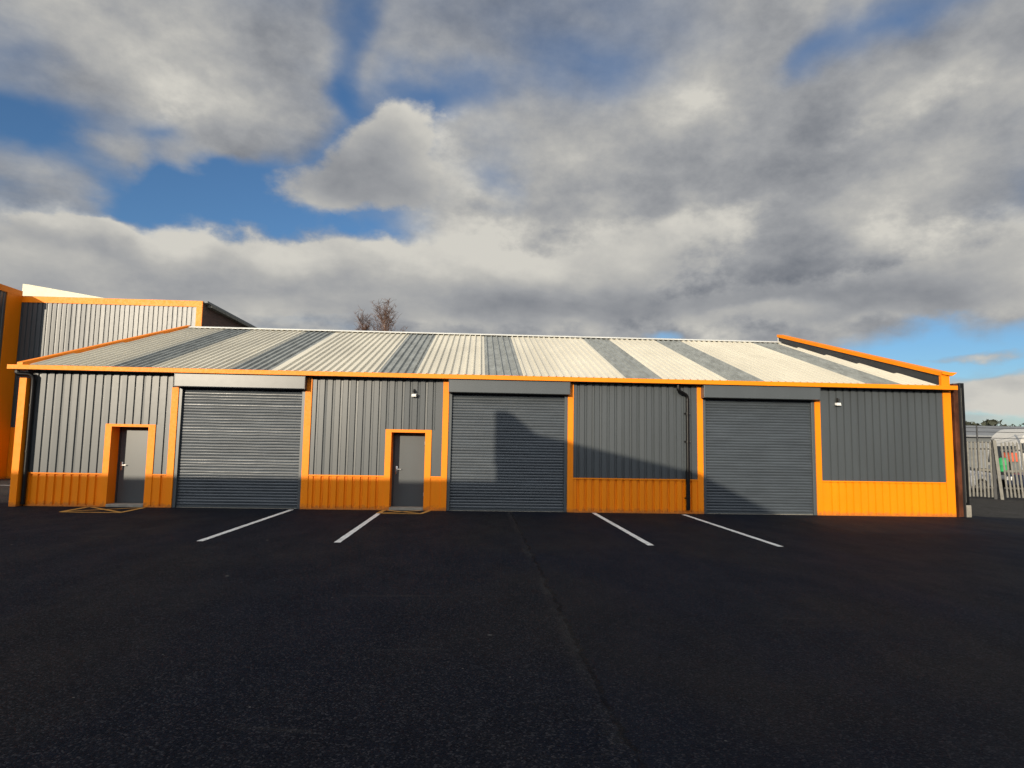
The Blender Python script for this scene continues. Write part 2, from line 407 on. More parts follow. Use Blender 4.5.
# left verge flashing
a = (-11.95, -.33, 3.60); b = (-11.20, RY, RZ+.02)
MB().hexa([(a[0], a[1], a[2]), (a[0]+.14, a[1], a[2]), (a[0]+.14, a[1], a[2]+.10), (a[0], a[1], a[2]+.10)],
          [(b[0], b[1], b[2]), (b[0]+.14, b[1], b[2]), (b[0]+.14, b[1], b[2]+.10), (b[0], b[1], b[2]+.10)]).build('verge_flashing', 'orange', W)
# right hand parapet
def par(xo0, xo1, z0, z1, zr0, zr1, y0, y1, dx=-.98):
    return MB().hexa([(xo0, y0, z0), (xo1, y0, z0), (xo1, y0, z1), (xo0, y0, z1)], [(xo0+dx, y1, zr0), (xo1+dx, y1, zr0), (xo1+dx, y1, zr1), (xo0+dx, y1, zr1)])
par(12.93, 13.09, 3.60, 3.90, RZ, RZ+.27, -.20, RY+.02).build('parapet', 'dark', W)
par(12.88, 13.15, 3.90, 4.01, RZ+.27, RZ+.37, -.30, RY+.05).build('parapet_capping', 'orange', W)
mb = MB(); mb.box(12.88, 13.12, -.30, -.205, 3.632, 3.905); mb.prism_y([(12.88, 4.012), (12.88, 3.95), (13.16, 3.90), (13.31, 3.995)], -.36, -.302)
mb.build('parapet_end', 'orange', W)
MB().box(11.93, 12.09, RY+.025, RY+.06, RZ-.05, RZ+.30).build('parapet_end', 'cap', W)

# shutters --------------------------------------------------------------------
def shutter(x0, x1, hx0, hx1):
    s = MB(); p = .077; z0, z1 = .055, 3.20; n = int((z1-z0)/p)+1; P = []
    for k in range(n):
        zb = z0 + k*p
        tl = random.uniform(-.0022, .0022)
        for f, d in ((.0, .011), (.10, .003), (.35, -.003), (.65, -.004), (.90, .002)): P.append((zb+f*p, d+tl*(f-.5)*2))
    P = [q for q in P if q[0] < z1]
    N = 14; rows = []; w_ = [random.uniform(.4, 1.3) for _ in range(N+1)]
    for z, d in P: rows.append([s.bm.verts.new((x0+.02+(x1-x0-.04)*i/N, .05+d + w_[i]*sin(z*9+i*1.3+x0)*.0035, z)) for i in range(N+1)])
    for a, b in zip(rows, rows[1:]):
        for i in range(N): s.bm.faces.new((a[i], a[i+1], b[i+1], b[i]))
    sh = s.build('roller_shutter', 'shutter', W, smooth=False)
    mb = MB(); mb.box(x0+.09, x1-.09, .022, .075, .012, .055, .004); mb.build('bottom_bar', 'grey2', sh)
    for a in (x0, x1-.085): MB().box(a, a+.085, -.035, .085, 0, 3.2, .004).build('guide_rail', 'grey2', sh)
    MB().box(x0, x1, .02, .20, -.005, .012).build('threshold', 'concrete', sh)
    h = MB().box(hx0, hx1, -.30, .02, 3.16, 3.503, .012).build('shutter_box', 'grey2', sh)
    MB().box(x0, x1, .09, .12, .02, 3.4).build('backing', 'dark', sh)
    for a in (hx0-.004, hx1-.006): MB().box(a, a+.010, -.306, .02, 3.155, 3.506).build('end_plate', 'grey2', h)
shutter(-7.945, -4.64, -7.97, -4.60)
shutter(-.80, 2.44, -.80, 2.46)
shutter(6.19, 9.36, 6.14, 9.40)

# doors --------------------------------------------------------------------------
def door(x0, x1, top, ox0, ox1, oz):
    mb = MB()
    mb.box(x0, ox0, -.058, .42, 0, top, .003); mb.box(ox1, x1, -.058, .42, 0, top, .003); mb.box(ox0, ox1, -.056, .42, oz, top-.002)
    mb.build('door_frame', 'orange', W)
    dm = MB(); dm.box(ox0, ox0+.045, .34, .44, .07, oz); dm.box(ox1-.03, ox1, .34, .44, .07, oz); dm.box(ox0+.045, ox1-.03, .34, .44, oz-.03, oz)
    dm.build('inner_frame', 'dark', W)
    d = MB().box(ox0+.047, ox1-.032, .355, .40, .075, oz-.032, .004).build('door', 'grey2', W)
    hx = ox0+.115
    mb = MB(); mb.box(hx-.028, hx+.028, .340, .357, .93, 1.15, .004)
    mb.tube([(hx, .345, 1.07), (hx, .290, 1.07)], .012); mb.tube([(hx, .292, 1.07), (hx+.13, .292, 1.07)], .011)
    mb.build('handle', 'steel', d, smooth=True)
    for z in (.35, 1.75): MB().tube([(ox1-.034, .346, z), (ox1-.034, .346, z+.1)], .009, 8).build('hinge', 'steel', d)
    MB().box(ox0, ox1, -.075, .42, .0, .07, .006).build('doorstep', 'concrete', W)
    MB().box(ox0, ox1, .44, .47, 0, oz).build('backing', 'dark', W)
door(-9.76, -8.48, 2.155, -9.60, -8.66, 2.085)
door(-2.47, -1.24, 2.145, -2.31, -1.41, 2.065)

# downpipes ----------------------------------------------------------------------
def curve(pts, n=5):
    out = []
    P = [Vector(p) for p in pts]
    out.append(P[0])
    for i in range(1, len(P)-1):
        a, b, c = P[i-1], P[i], P[i+1]
        r = min((a-b).length, (c-b).length)*.45
        p0 = b + (a-b).normalized()*r; p2 = b + (c-b).normalized()*r
        for k in range(n+1):
            t = k/n; out.append(p0*(1-t)**2 + b*2*t*(1-t) + p2*t*t)
    out.append(P[-1]); return out
dp = MB().tube(curve([(5.45, -.22, 3.49), (5.45, -.22, 3.34), (5.74, -.105, 3.22), (5.74, -.105, 3.0), (5.74, -.105, .10)]), .045, 14).build('downpipe', 'black', W, smooth=True)
mb = MB(); mb.tube([(5.74, -.105, .10), (5.74, -.105, 1.18)], .056, 14); mb.build('pipe_sleeve', 'black', dp, smooth=True)
for z in (2.72, 1.95, .42):
    mb = MB(); mb.box(5.66, 5.82, -.055, -.035, z-.02, z+.02); mb.tube([(5.74, -.105, z-.03), (5.74, -.105, z+.03)], .058, 14); mb.build('pipe_clip', 'black', dp)
    MB().tube([(5.81, -.075, z), (5.81, -.056, z)], .012, 8).build('screw', 'steel', dp)
dp = MB().tube(curve([(-11.98, -.25, 3.50), (-11.98, -.25, 3.40), (-11.64, -.14, 3.40), (-11.64, -.12, 3.1), (-11.64, -.12, .05)]), .055, 14).build('downpipe', 'black', W, smooth=True)
MB().tube([(-11.98, -.25, 3.43), (-11.98, -.25, 3.47)], .055, 12).build('pipe_clip', 'galv', dp)
for z in (2.6, 1.4): MB().tube([(-11.64, -.12, z-.03), (-11.64, -.12, z+.03)], .06, 14).build('pipe_clip', 'black', dp)

# lamps ------------------------------------------------------------------------------
def lamp(x, z, label):
    t = thing('security_light', label, 'light', (x, -.034, z), 'security lights on the grey cladding')
    MB().box(x-.022, x+.022, -.075, -.033, z+.05, z+.17, .006).build('bracket', 'black', t)
    s = MB(); s.tube([(x, -.12, z+.085), (x, -.12, z+.11), (x, -.12, z+.15)], [.03, .035, .02], 12); s.tube([(x, -.08, z+.11), (x, -.12, z+.11)], .012, 8)
    s.build('motion_sensor', 'black', t, smooth=True)
    h = MB().hexa([(x-.07, -.06, z-.03), (x+.07, -.06, z-.03), (x+.07, -.06, z+.035), (x-.07, -.06, z+.035)],
                  [(x-.058, -.16, z-.045), (x+.058, -.16, z-.045), (x+.058, -.14, z+.03), (x-.058, -.14, z+.03)]).build('lamp_head', 'lampglass', t)
    MB().hexa([(x-.05, -.161, z-.038), (x+.05, -.161, z-.038), (x+.05, -.146, z+.022), (x-.05, -.146, z+.022)],
              [(x-.05, -.167, z-.038), (x+.05, -.167, z-.038), (x+.05, -.152, z+.022), (x-.05, -.152, z+.022)]).build('lens', 'cap', h)
    MB().box(x+.072, x+.095, -.10, -.045, z-.02, z+.03).build('knob', 'black', t)
lamp(-1.74, 3.07, 'white security light above the middle personnel door')
lamp(10.01, 3.07, 'white security light on the cladding at the right end of the warehouse')

# rusted steel column at the right corner ----------------------------------------------
t = thing('steel_column', 'tall rusty brown and black steel column beside the right corner of the warehouse', 'column', (13.55, -.3, 0))
MB().box(13.365, 13.385, -.10, .14, .0, 3.72).build('flange', 'rust', t)
MB().box(13.385, 13.555, -.02, .0, .0, 3.72).build('web', 'rust', t)
MB().box(13.555, 13.575, -.10, .14, .0, 3.74).build('flange', 'dark', t)
MB().box(13.577, 13.70, -.08, .10, .30, 3.74, .01).build('gate_hanging_post', 'black', t)
MB().box(13.575, 13.715, -.12, .16, .0, .33, .012).build('footing', 'concrete', t)
MB().box(13.60, 13.606, -.087, -.081, .4, 3.6).build('weld_strip', 'galv', t)

# ------------------------------------------------------------------ left hand neighbour
N = thing('tall_cladded_warehouse', 'taller grey ribbed warehouse with orange edging rising behind the left end', 'warehouse', (-16.5, 11.5, 0))
FY, FX0, FX1, FZ = 11.5, -20.17, -12.36, 7.92
g = MB(); sheet_wall(g, FX0, FX1-.24, 2.2, FZ-.22, y=FY-.03); g.build('wall_cladding', 'grey', N)
g = MB(); sheet_wall(g, FX0, FX1-.24, 0, 2.2, y=FY-.033); g.build('base_panel', 'orange', N)
g = MB(); g.box(FX0, FX1, FY-.06, FY+.02, FZ-.24, FZ+.03); g.box(FX1-.26, FX1, FY-.055, FY+.02, 0, FZ-.242); g.build('edge_trim', 'orange', N)
MB().box(FX0-9, FX1-.01, FY+.022, 26, 0, FZ-.03).build('wall', 'brick', N)
MB().box(FX0-9, FX1+.18, FY+.03, 26.2, FZ-.028, FZ+.06).build('roof', 'farroof', N)
g = MB()
for k in range(9):
    y = FY+.4+k*1.6; g.box(FX1+.02, FX1+.22, y, y+1.55, FZ-.16, FZ-.03)
g.build('gutter', 'galv', N)
MB().prism_y([(-20.45, FZ+.06), (-20.45, FZ+.68), (-20.2, FZ+.66), (-16.4, FZ+.07), (-16.4, FZ+.06)], FY+.4, 24).build('roof_upstand', 'cream', N)
# projecting wing: only its shaded return side shows
WY = 9.2
g = MB()
P = prof(WY, FY-.03)
cols = [[g.bm.verts.new((FX0+.03-gg*.034, y, z)) for z in (2.2, FZ+.0)] for y, gg in P]
for a, b in zip(cols, cols[1:]): g.bm.faces.new((a[0], b[0], b[1], a[1]))
g.build('wing_cladding', 'grey', N)
g = MB()
cols = [[g.bm.verts.new((FX0+.034-gg*.034, y, z)) for z in (0, 2.2)] for y, gg in P]
for a, b in zip(cols, cols[1:]): g.bm.faces.new((a[0], b[0], b[1], a[1]))
g.build('wing_base_panel', 'orange', N)
g = MB(); g.box(FX0+.036, FX0+.07, FY-.95, FY-.07, 0, FZ-.02); g.box(FX0+.030, FX0+.075, WY-.05, FY-.065, FZ-.02, FZ+.24); g.box(FX0-9, FX0+.02, WY-.06, WY-.032, FZ-.02, FZ+.24)
g.build('edge_trim', 'orange', N)
MB().box(FX0-9, FX0-.01, WY, FY+.02, 0, FZ+.2).build('wing_wall', 'dark', N)
g = MB(); sheet_wall(g, FX0-9, FX0+.02, 2.2, FZ-.02, y=WY-.03); g.build('wing_cladding', 'grey', N)
g = MB(); sheet_wall(g, FX0-9, FX0+.02, 0, 2.2, y=WY-.033); g.build('wing_base_panel', 'orange', N)
o = stripe((-27, 7.2), (-13.2, 7.6), .12, .0, '', '', '', '', '').build('yard_line', 'whiteline'); tag(o, 'thin white line on the grey yard at the far left edge', 'road marking')

# ------------------------------------------------------------------ buildings behind the camera (they throw the long shadow)
B = thing('terraced_industrial_units', 'buff row of industrial units standing across the car park', 'warehouse', (-10, -24, 0))
BY, OX, OZ = -24.0, -24*tan(SUN_A)-.04, .05+24*tan(SUN_E)/cos(SUN_A)
def P2(pts): return [(x+OX, z+OZ) for x, z in pts]
MB().box(-48, .5+OX, BY-12, BY, 0, .74+OZ).build('wall', 'rearwall', B)
MB().box(-48.1, .5+OX, BY-12.1, BY+.02, .74+OZ+.001, .76+OZ).build('roof', 'farroof', B)
body = P2([(.5, 2.27), (1.83, 1.98), (6.11, 1.05)])
MB().prism_y([(body[0][0], 0), body[0], body[1], body[2], (body[2][0], 0)], BY-11, BY-.05).build('gable_wall', 'rearwall', B)
top = P2([(.48, 2.66), (.80, 2.66), (1.5, 2.09), (1.86, 1.99), (2.6, 1.83), (2.6, 1.2), (.48, 1.2)])
MB().prism_y(top, BY-.35, BY+.01).build('parapet', 'rearwall', B)
MB().box(6.11+OX, 34, BY-11, BY-.02, 0, OZ-.92).build('low_wall', 'rearwall', B)
MB().box(6.11+OX, 34, BY-11.1, BY+.0, OZ-.919, OZ-.88).build('roof', 'farroof', B)
for x in (-40, -33, -26, -17, -8.5, -1, 7, 15, 24):
    MB().box(x, x+3.6, BY+.021, BY+.06, 0, 3.5).build('roller_shutter', 'shutter', B)
    MB().box(x+4.1, x+5.0, BY+.021, BY+.06, 0, 2.1).build('door', 'grey2', B)

# ------------------------------------------------------------------ fence at the right
FA, FB = Vector((19.30, 7.45, 0)), Vector((22.6, 6.05, 0))
fd = (FB-FA).normalized(); fn = Vector((fd.y, -fd.x, 0))
def obox(mb, c, hw, hd, z0, z1, lean=0.0, mp=None):
    a = [c+fd*sx*hw+fn*sy*hd for sx, sy in ((-1, -1), (1, -1), (1, 1), (-1, 1))]
    mb.hexa([(p.x, p.y, z0) for p in a], [(p.x+fd.x*lean, p.y+fd.y*lean, z1) for p in a]); return mb
def pale(c, z0, z1, lean=0.0):
    mb = MB(); h = .034
    prof_ = [(-h, .0), (-h*.35, .016), (h*.35, .016), (h, .0), (h*.35, .010), (-h*.35, .010)]
    rows = []
    for z, s in ((z0, 1), (z1-.07, 1), (z1, .15)):
        rows.append([mb.bm.verts.new(tuple(c + fd*(u*s + lean*(z-z0)/(z1-z0)) + fn*v + Vector((0, 0, z)))) for u, v in prof_])
    for a, b in zip(rows, rows[1:]):
        for k in range(6): mb.bm.faces.new((a[k], a[(k+1) % 6], b[(k+1) % 6], b[k]))
    mb.bm.faces.new(rows[0][::-1]); mb.bm.faces.new(rows[-1]); return mb
def palisade(name, label, s0, s1, base, topz, lean, dark_top):
    c0 = FA+fd*s0
    t = thing(name, label, 'fence', tuple(c0), 'palisade fencing')
    n = int(round((s1-s0)/.125)); 
    for i in range(n):
        c = FA+fd*(s0+.06+i*.125)+fn*.03
        pale(c, base+random.uniform(-.01, .01), topz+random.uniform(-.02, .02), lean).build('pale', 'galv', t)
    for z, w in ((.45, .03), (topz-.32, .035)) + (((topz-.06, .02),) if dark_top else ()):
        l = lean*z/topz
        a, b = FA+fd*(s0+l), FA+fd*(s1+l); c = (a+b)/2
        obox(MB(), c, (s1-s0)/2, .018, z-w, z+w).build('rail', 'dark', t)
    return t
f1 = palisade('palisade_fence', 'galvanised palisade fence panel between the rusty column and the gate post', -1.2, 1.05, .08, 2.28, 0, True)
for s in (-1.2, 1.10): obox(MB(), FA+fd*s-fn*.05, .05, .04, 0, 2.35).build('post', 'dark', f1)
f2 = palisade('palisade_gate', 'leaning galvanised palisade gate at the right edge of the photo', 1.42, 4.6, .10, 2.24, -.12, False)
obox(MB(), FA+fd*1.28+fn*.05, .055, .05, .0, 2.30, -.16).build('post', 'galv', f2)
# tall dark mesh fence farther back
t = thing('wire_fence', 'thin dark post and wire fence standing behind the palisade panels', 'fence', (24, 12, 0))
for k in range(8):
    x = 22.0+k*2.6; MB().tube([(x, 13.2, 0), (x, 13.2, 3.15)], .035, 8).build('post', 'dark', t)
for z in (2.55, 2.85, 3.05): MB().tube([(22.0, 13.2, z), (40.2, 13.2, z)], .014, 5).build('wire', 'dark', t)

# ------------------------------------------------------------------ vehicles behind the fence
def wheel(t, x, y, r, side):
    w = MB().tube([(x, y, r), (x, y+.2*side, r)], r, 20).build('wheel', 'rubber', t, smooth=True)
    MB().tube([(x, y-.01*side, r), (x, y+.02*side, r)], r*.6, 16).build('rim', 'steel', w, smooth=True)
def car(x, y, m, label, flip=1):
    t = thing('parked_car', label, 'car', (x, y, 0), 'cars parked behind the fence')
    def fx(v): return x + v*flip
    side = [(-2.0, .35), (-2.02, .62), (-1.95, .86), (-1.1, .98), (1.72, 1.0), (1.95, .9), (2.0, .55), (1.96, .32), (1.6, .25), (-1.6, .25)]
    b = MB(); b.hexa([(fx(u), y-.82, z) for u, z in side], [(fx(u), y+.82, z) for u, z in side])
    bmesh.ops.bevel(b.bm, geom=b.bm.edges[:], offset=.05, segments=2, affect='EDGES')
    b.build('body', m, t, smooth=True)
    cab = [(-1.15, .97), (-.45, 1.40), (1.0, 1.43), (1.70, .98)]
    b = MB(); b.hexa([(fx(u), y-.74+(z-.97)*.28, z) for u, z in cab], [(fx(u), y+.74-(z-.97)*.28, z) for u, z in cab]); b.build('windows', 'glass', t)
    rf = [(-.5, 1.385), (-.35, 1.45), (.95, 1.475), (1.1, 1.40)]
    b = MB(); b.hexa([(fx(u), y-.635, z) for u, z in rf], [(fx(u), y+.635, z) for u, z in rf]); b.build('roof', m, t, smooth=True)
    for u0 in (-.02, 1.28):
        b = MB(); b.hexa([(fx(u0), y-.745, .98), (fx(u0+.07), y-.745, .98), (fx(u0+.05), y-.63, 1.40), (fx(u0-.02), y-.63, 1.40)],
                         [(fx(u0), y-.70, .98), (fx(u0+.07), y-.70, .98), (fx(u0+.05), y-.59, 1.40), (fx(u0-.02), y-.59, 1.40)]); b.build('pillar', m, t)
    for u in (-1.28, 1.25):
        wheel(t, fx(u), y-.84, .31, 1); wheel(t, fx(u), y+.84, .31, -1)
    for yy in (-.7, .5): MB().box(min(fx(1.93), fx(2.02)), max(fx(1.93), fx(2.02)), y+yy, y+yy+.2, .62, .86, .01).build('tail_light', 'redlamp', t)
    for yy in (-.7, .45): MB().box(min(fx(-2.04), fx(-1.95)), max(fx(-2.04), fx(-1.95)), y+yy, y+yy+.25, .60, .76, .01).build('headlight', 'lampglass', t)
car(22.3, 12.6, 'silvercar', 'silver hatchback parked behind the left palisade panel', flip=-1)
car(26.1, 10.2, 'bluecar', 'dark blue car parked behind the leaning palisade gate')

t = thing('box_van', 'white high roofed box van parked beyond the wire fence at the right', 'van', (28.5, 15, 0))
vx, vy = 27.45, 15.2
pr = [(0, .45), (-.02, 1.3), (.18, 2.35), (.40, 2.74), (.75, 3.02), (1.0, 3.12), (5.6, 3.12), (5.6, .45)]
b = MB(); b.hexa([(vx+u, vy-1.05, z) for u, z in pr], [(vx+u, vy+1.05, z) for u, z in pr])
bmesh.ops.bevel(b.bm, geom=b.bm.edges[:], offset=.05, segments=2, affect='EDGES'); b.build('body', 'white', t, smooth=True)
for a in (.22, .64): MB().box(vx+a, vx+a+.34, vy-1.075, vy-1.045, 1.85, 2.35, .01).build('side_window', 'glass', t)
MB().box(vx+1.55, vx+5.4, vy-1.10, vy-1.052, .8, 2.95, .01).build('box_panel', 'cream', t)
b = MB(); b.hexa([(vx-.045, vy-.85, 1.35), (vx-.045, vy+.85, 1.35), (vx+.10, vy+.8, 2.2), (vx+.10, vy-.8, 2.2)], [(vx+.02, vy-.85, 1.35), (vx+.02, vy+.85, 1.35), (vx+.2, vy+.8, 2.2), (vx+.2, vy-.8, 2.2)]); b.build('windscreen', 'glass', t)
for u in (.9, 4.5): wheel(t, vx+u, vy-1.06, .36, 1); wheel(t, vx+u, vy+1.06, .36, -1)

t = thing('flatbed_trailer', 'dark flatbed trailer parked behind the palisade gate in front of the white van', 'trailer', (27.4, 13.0, 0))
MB().box(25.1, 29.7, 12.1, 13.9, .78, .92, .01).build('deck', 'dark', t)
for yy in (12.11, 13.85): MB().box(25.1, 29.7, yy, yy+.04, .921, 1.02).build('side_rail', 'galv', t)
for u in (27.3, 28.2): wheel(t, u, 12.02, .36, 1); wheel(t, u, 13.98, .36, -1)
MB().tube([(25.2, 13, .72), (24.3, 13, .6), (24.1, 13, .6)], .04, 8).build('drawbar', 'dark', t)
gx, gy = 25.45, 12.7
t = thing('plastic_tank', 'small bright green plastic tank standing on the trailer behind the palisade gate', 'tank', (gx, gy, .92))
MB().tube([(gx, gy, .921), (gx, gy, .96), (gx, gy, 1.22), (gx, gy, 1.25), (gx, gy, 1.28), (gx, gy, 1.52), (gx, gy, 1.60)], [.18, .22, .22, .235, .22, .22, .12], 20).build('body', 'green', t, smooth=True)
MB().tube([(gx, gy, 1.60), (gx, gy, 1.645)], [.06, .06], 14).build('lid', 'dark', t)
t = thing('steel_locker', 'dark steel locker standing on the trailer under the orange red crate', 'locker', (gx+.5, gy+.1, .92))
MB().box(gx+.28, gx+.72, gy-.15, gy+.35, .921, 1.42, .01).build('cabinet', 'dark', t); MB().box(gx+.30, gx+.70, gy-.165, gy-.151, .95, 1.39).build('door', 'farwall', t)
t = thing('plastic_crate', 'orange red plastic crate stacked on the dark locker right of the green tank', 'crate', (gx+.5, gy+.1, 1.42))
MB().hexa([(gx+.32, gy-.1, 1.421), (gx+.66, gy-.1, 1.421), (gx+.66, gy+.3, 1.421), (gx+.32, gy+.3, 1.421)], [(gx+.29, gy-.13, 1.82), (gx+.69, gy-.13, 1.82), (gx+.69, gy+.33, 1.82), (gx+.29, gy+.33, 1.82)]).build('tub', 'redplastic', t)
MB().box(gx+.27, gx+.71, gy-.15, gy+.35, 1.821, 1.85, .004).build('rim', 'redplastic', t)

# far warehouse
t = thing('distant_warehouse', 'long low pale grey warehouse far beyond the palisade fence', 'warehouse', (60, 62, 0))
MB().box(38, 110, 62, 84, 0, 4.0).build('wall', 'farwall', t)
MB().prism_x([(61.4, 3.95), (61.4, 4.15), (73, 5.9), (84.6, 4.15), (84.6, 3.95)], 37.6, 110.4).build('roof', 'farroof', t)
for k in range(9): MB().box(41+k*7.4, 44.5+k*7.4, 61.93, 61.99, 0, 3.2).build('roller_shutter', 'farroof', t)

# ------------------------------------------------------------------ trees
def birch(x, y, H, spread, seed, label, crownlo=.32):
    rnd = random.Random(seed)
    t = thing('bare_tree', label, 'tree', (x, y, 0), 'bare trees behind the ridge')
    lean = rnd.uniform(-.3, .3)
    tr = []
    for i in range(13):
        f = i/12; tr.append(Vector((x+lean*f+.18*sin(f*5+seed), y+.15*sin(f*4), H*f)))
    rad = [.22*(1-i/12)**.9+.012 for i in range(13)]
    MB().tube(tr, rad, 8).build('trunk', 'bark', t, smooth=True)
    cr = MB()
    def at(f):
        i = min(11, int(f*12)); return tr[i].lerp(tr[i+1], f*12-i)
    for b in range(105):
        f = rnd.uniform(crownlo, .95); p = at(f); a = rnd.uniform(0, 2*pi)
        L = spread*(1.15-.75*abs(f-.5)-.45*f)*rnd.uniform(.55, 1.15)+.4
        d = Vector((cos(a)*.55, sin(a)*.55, 1)).normalized(); pts = [p]
        for k in range(5):
            d = (d+Vector((rnd.uniform(-.16, .16), rnd.uniform(-.16, .16), .03))).normalized(); pts.append(pts[-1]+d*L*.42)
        r0 = .05*(1.2-f)
        cr.tube(pts, [r0*(1-k/6)+.006 for k in range(6)], 4)
        for w in range(16):
            k = rnd.uniform(.8, 4.99); q = pts[int(k)].lerp(pts[int(k)+1], k-int(k))
            a2 = rnd.uniform(0, 2*pi); dd = Vector((cos(a2)*.6, sin(a2)*.6, rnd.uniform(.1, 1.0))).normalized(); l = rnd.uniform(.3, .95)
            e = q+dd*l*.6; e2 = e+(dd+Vector((rnd.uniform(-.3, .3), 0, rnd.uniform(-.5, .2)))).normalized()*l*.5
            cr.tube([q, e, e2], [.02, .015, .008], 3)
    cr.build('crown', 'twig', t)
birch(-12.6, 52, 15.3, 1.15, 3, 'slimmer pale stemmed bare tree, the left one of the pair beyond the ridge')
birch(-10.3, 52, 15.9, 2.0, 11, 'fuller reddish bare tree, the right one of the pair beyond the ridge')

# far wood on the skyline at the right
mb = MB(); rnd = random.Random(5)
for k in range(420):
    x = rnd.uniform(150, 330); y = 235+rnd.uniform(-8, 8); h = 14.2+1.6*sin(x*.07)*sin(x*.031+1)+rnd.uniform(-1.6, 1.4); w = rnd.uniform(2, 4.5)
    for j in range(7):
        cx, cz = x+rnd.uniform(-w, w)*.6, h*rnd.uniform(.25, .92); r = rnd.uniform(.8, 2.2)
        a = [Vector((rnd.uniform(-1, 1), rnd.uniform(-1, 1), rnd.uniform(-1, 1))).normalized()*r+Vector((cx, y, cz)) for _ in range(6)]
        for q in ((0, 1, 2), (2, 3, 4), (4, 5, 0), (1, 3, 5)): mb.bm.faces.new([mb.bm.verts.new(a[i]) for i in q])
o = mb.build('far_wood', 'hedge'); tag(o, 'dark line of distant winter trees on the skyline at the right', 'wood'); o['kind'] = 'stuff'

# ------------------------------------------------------------------ sun and sky
sl = bpy.data.lights.new('sun', 'SUN'); sl.energy = 4.9; sl.angle = radians(.35); sl.color = (1.0, .86, .66)
so = bpy.data.objects.new('sun', sl); COL.objects.link(so); so.rotation_euler = SD.to_track_quat('-Z', 'Y').to_euler(); so.location = (0, 0, 30)

wd = bpy.data.worlds.new('World'); S.world = wd; wd.use_nodes = True
t = NT(wd.node_tree); wd.node_tree.nodes.clear()
out = t.new('ShaderNodeOutputWorld')
sky = t.new('ShaderNodeTexSky'); sky.sky_type = 'NISHITA'; sky.sun_disc = False; sky.sun_elevation = SUN_E; sky.sun_rotation = pi+SUN_A
sky.altitude = 50; sky.air_density = 1.0; sky.dust_density = .2; sky.ozone_density = 4.5
bg1 = t.new('ShaderNodeBackground'); t.l.new(sky.outputs[0], bg1.inputs[0]); bg1.inputs[1].default_value = .12
tc = t.new('ShaderNodeTexCoord').outputs['Generated']
sp = t.new('ShaderNodeSeparateXYZ'); t.l.new(tc, sp.inputs[0]); DX, DY, DZ = sp.outputs
az = t.math('ARCTAN2', DX, DY); el = t.math('ARCSINE', DZ)          # compass bearing and height of the view direction
# cloud deck coordinates
zz = t.math('ADD', t.math('MAXIMUM', DZ, 0.0), .16)
cv = t.new('ShaderNodeCombineXYZ'); t.l.new(t.math('DIVIDE', DX, zz), cv.inputs[0]); t.l.new(t.math('DIVIDE', DY, zz), cv.inputs[1])
deck = cv.outputs[0]
rot = t.new('ShaderNodeVectorRotate'); rot.rotation_type = 'Z_AXIS'; t.l.new(deck, rot.inputs[0]); rot.inputs['Angle'].default_value = radians(-38)
stre = t.scale(rot.outputs[0], (.72, 1.15, 1))
n1 = t.noise(deck, 1.5, 4, .56)
n2 = t.noise(stre, 1.7, 5, .52, .3)
n3 = t.noise(t.scale(tc, (1, 1, 1.5)), 6.5, 8, .60)
def ae(x, y):
    d = (Fv*F_PX + Rv*(x-512) + Uv*(384-y)).normalized()
    return atan2(d.x, d.y), math.asin(d.z)
cb = t.new('ShaderNodeCombineXYZ'); t.l.new(az, cb.inputs[0]); t.l.new(el, cb.inputs[1])
def warp(vec, scale, amt, det):
    wn = t.new('ShaderNodeTexNoise'); t.l.new(t.scale(tc, (1, 1, 1.5)), wn.inputs['Vector']); wn.inputs['Scale'].default_value = scale; wn.inputs['Detail'].default_value = det
    a_ = t.new('ShaderNodeVectorMath', operation='SUBTRACT'); t.l.new(wn.outputs['Color'], a_.inputs[0]); a_.inputs[1].default_value = (.5, .5, .5)
    b_ = t.new('ShaderNodeVectorMath', operation='MULTIPLY_ADD'); t.l.new(a_.outputs[0], b_.inputs[0]); b_.inputs[1].default_value = amt; t.l.new(vec, b_.inputs[2])
    return b_.outputs[0]
AE = cb.outputs[0]
AEA = warp(AE, 4.0, (.30, .16, 0), 7); AEB = warp(AE, 7.0, (.15, .10, 0), 8)
def total(base, L, AE):
    """add soft round patches at given bearings: (x, y, rx, ry, amount, tilt)"""
    for x, y, rx, ry, amp, ang in L:
        a0, e0 = ae(x, y)
        mp = t.new('ShaderNodeMapping', vector_type='TEXTURE'); t.l.new(AE, mp.inputs[0])
        mp.inputs['Location'].default_value = (a0, e0, 0); mp.inputs['Rotation'].default_value = (0, 0, radians(ang))
        mp.inputs['Scale'].default_value = (rx*1.75/F_PX, ry*1.75/F_PX, 1)
        gr = t.new('ShaderNodeTexGradient', gradient_type='SPHERICAL'); t.l.new(mp.outputs[0], gr.inputs[0])
        base = t.math('ADD', base, t.ss(gr.outputs[1], 0, 1, 0, amp))
    return base
SKYN = t.math('SUBTRACT', t.math('ADD', t.math('MULTIPLY', n1, .35), t.math('MULTIPLY', n2, .65)), .5)
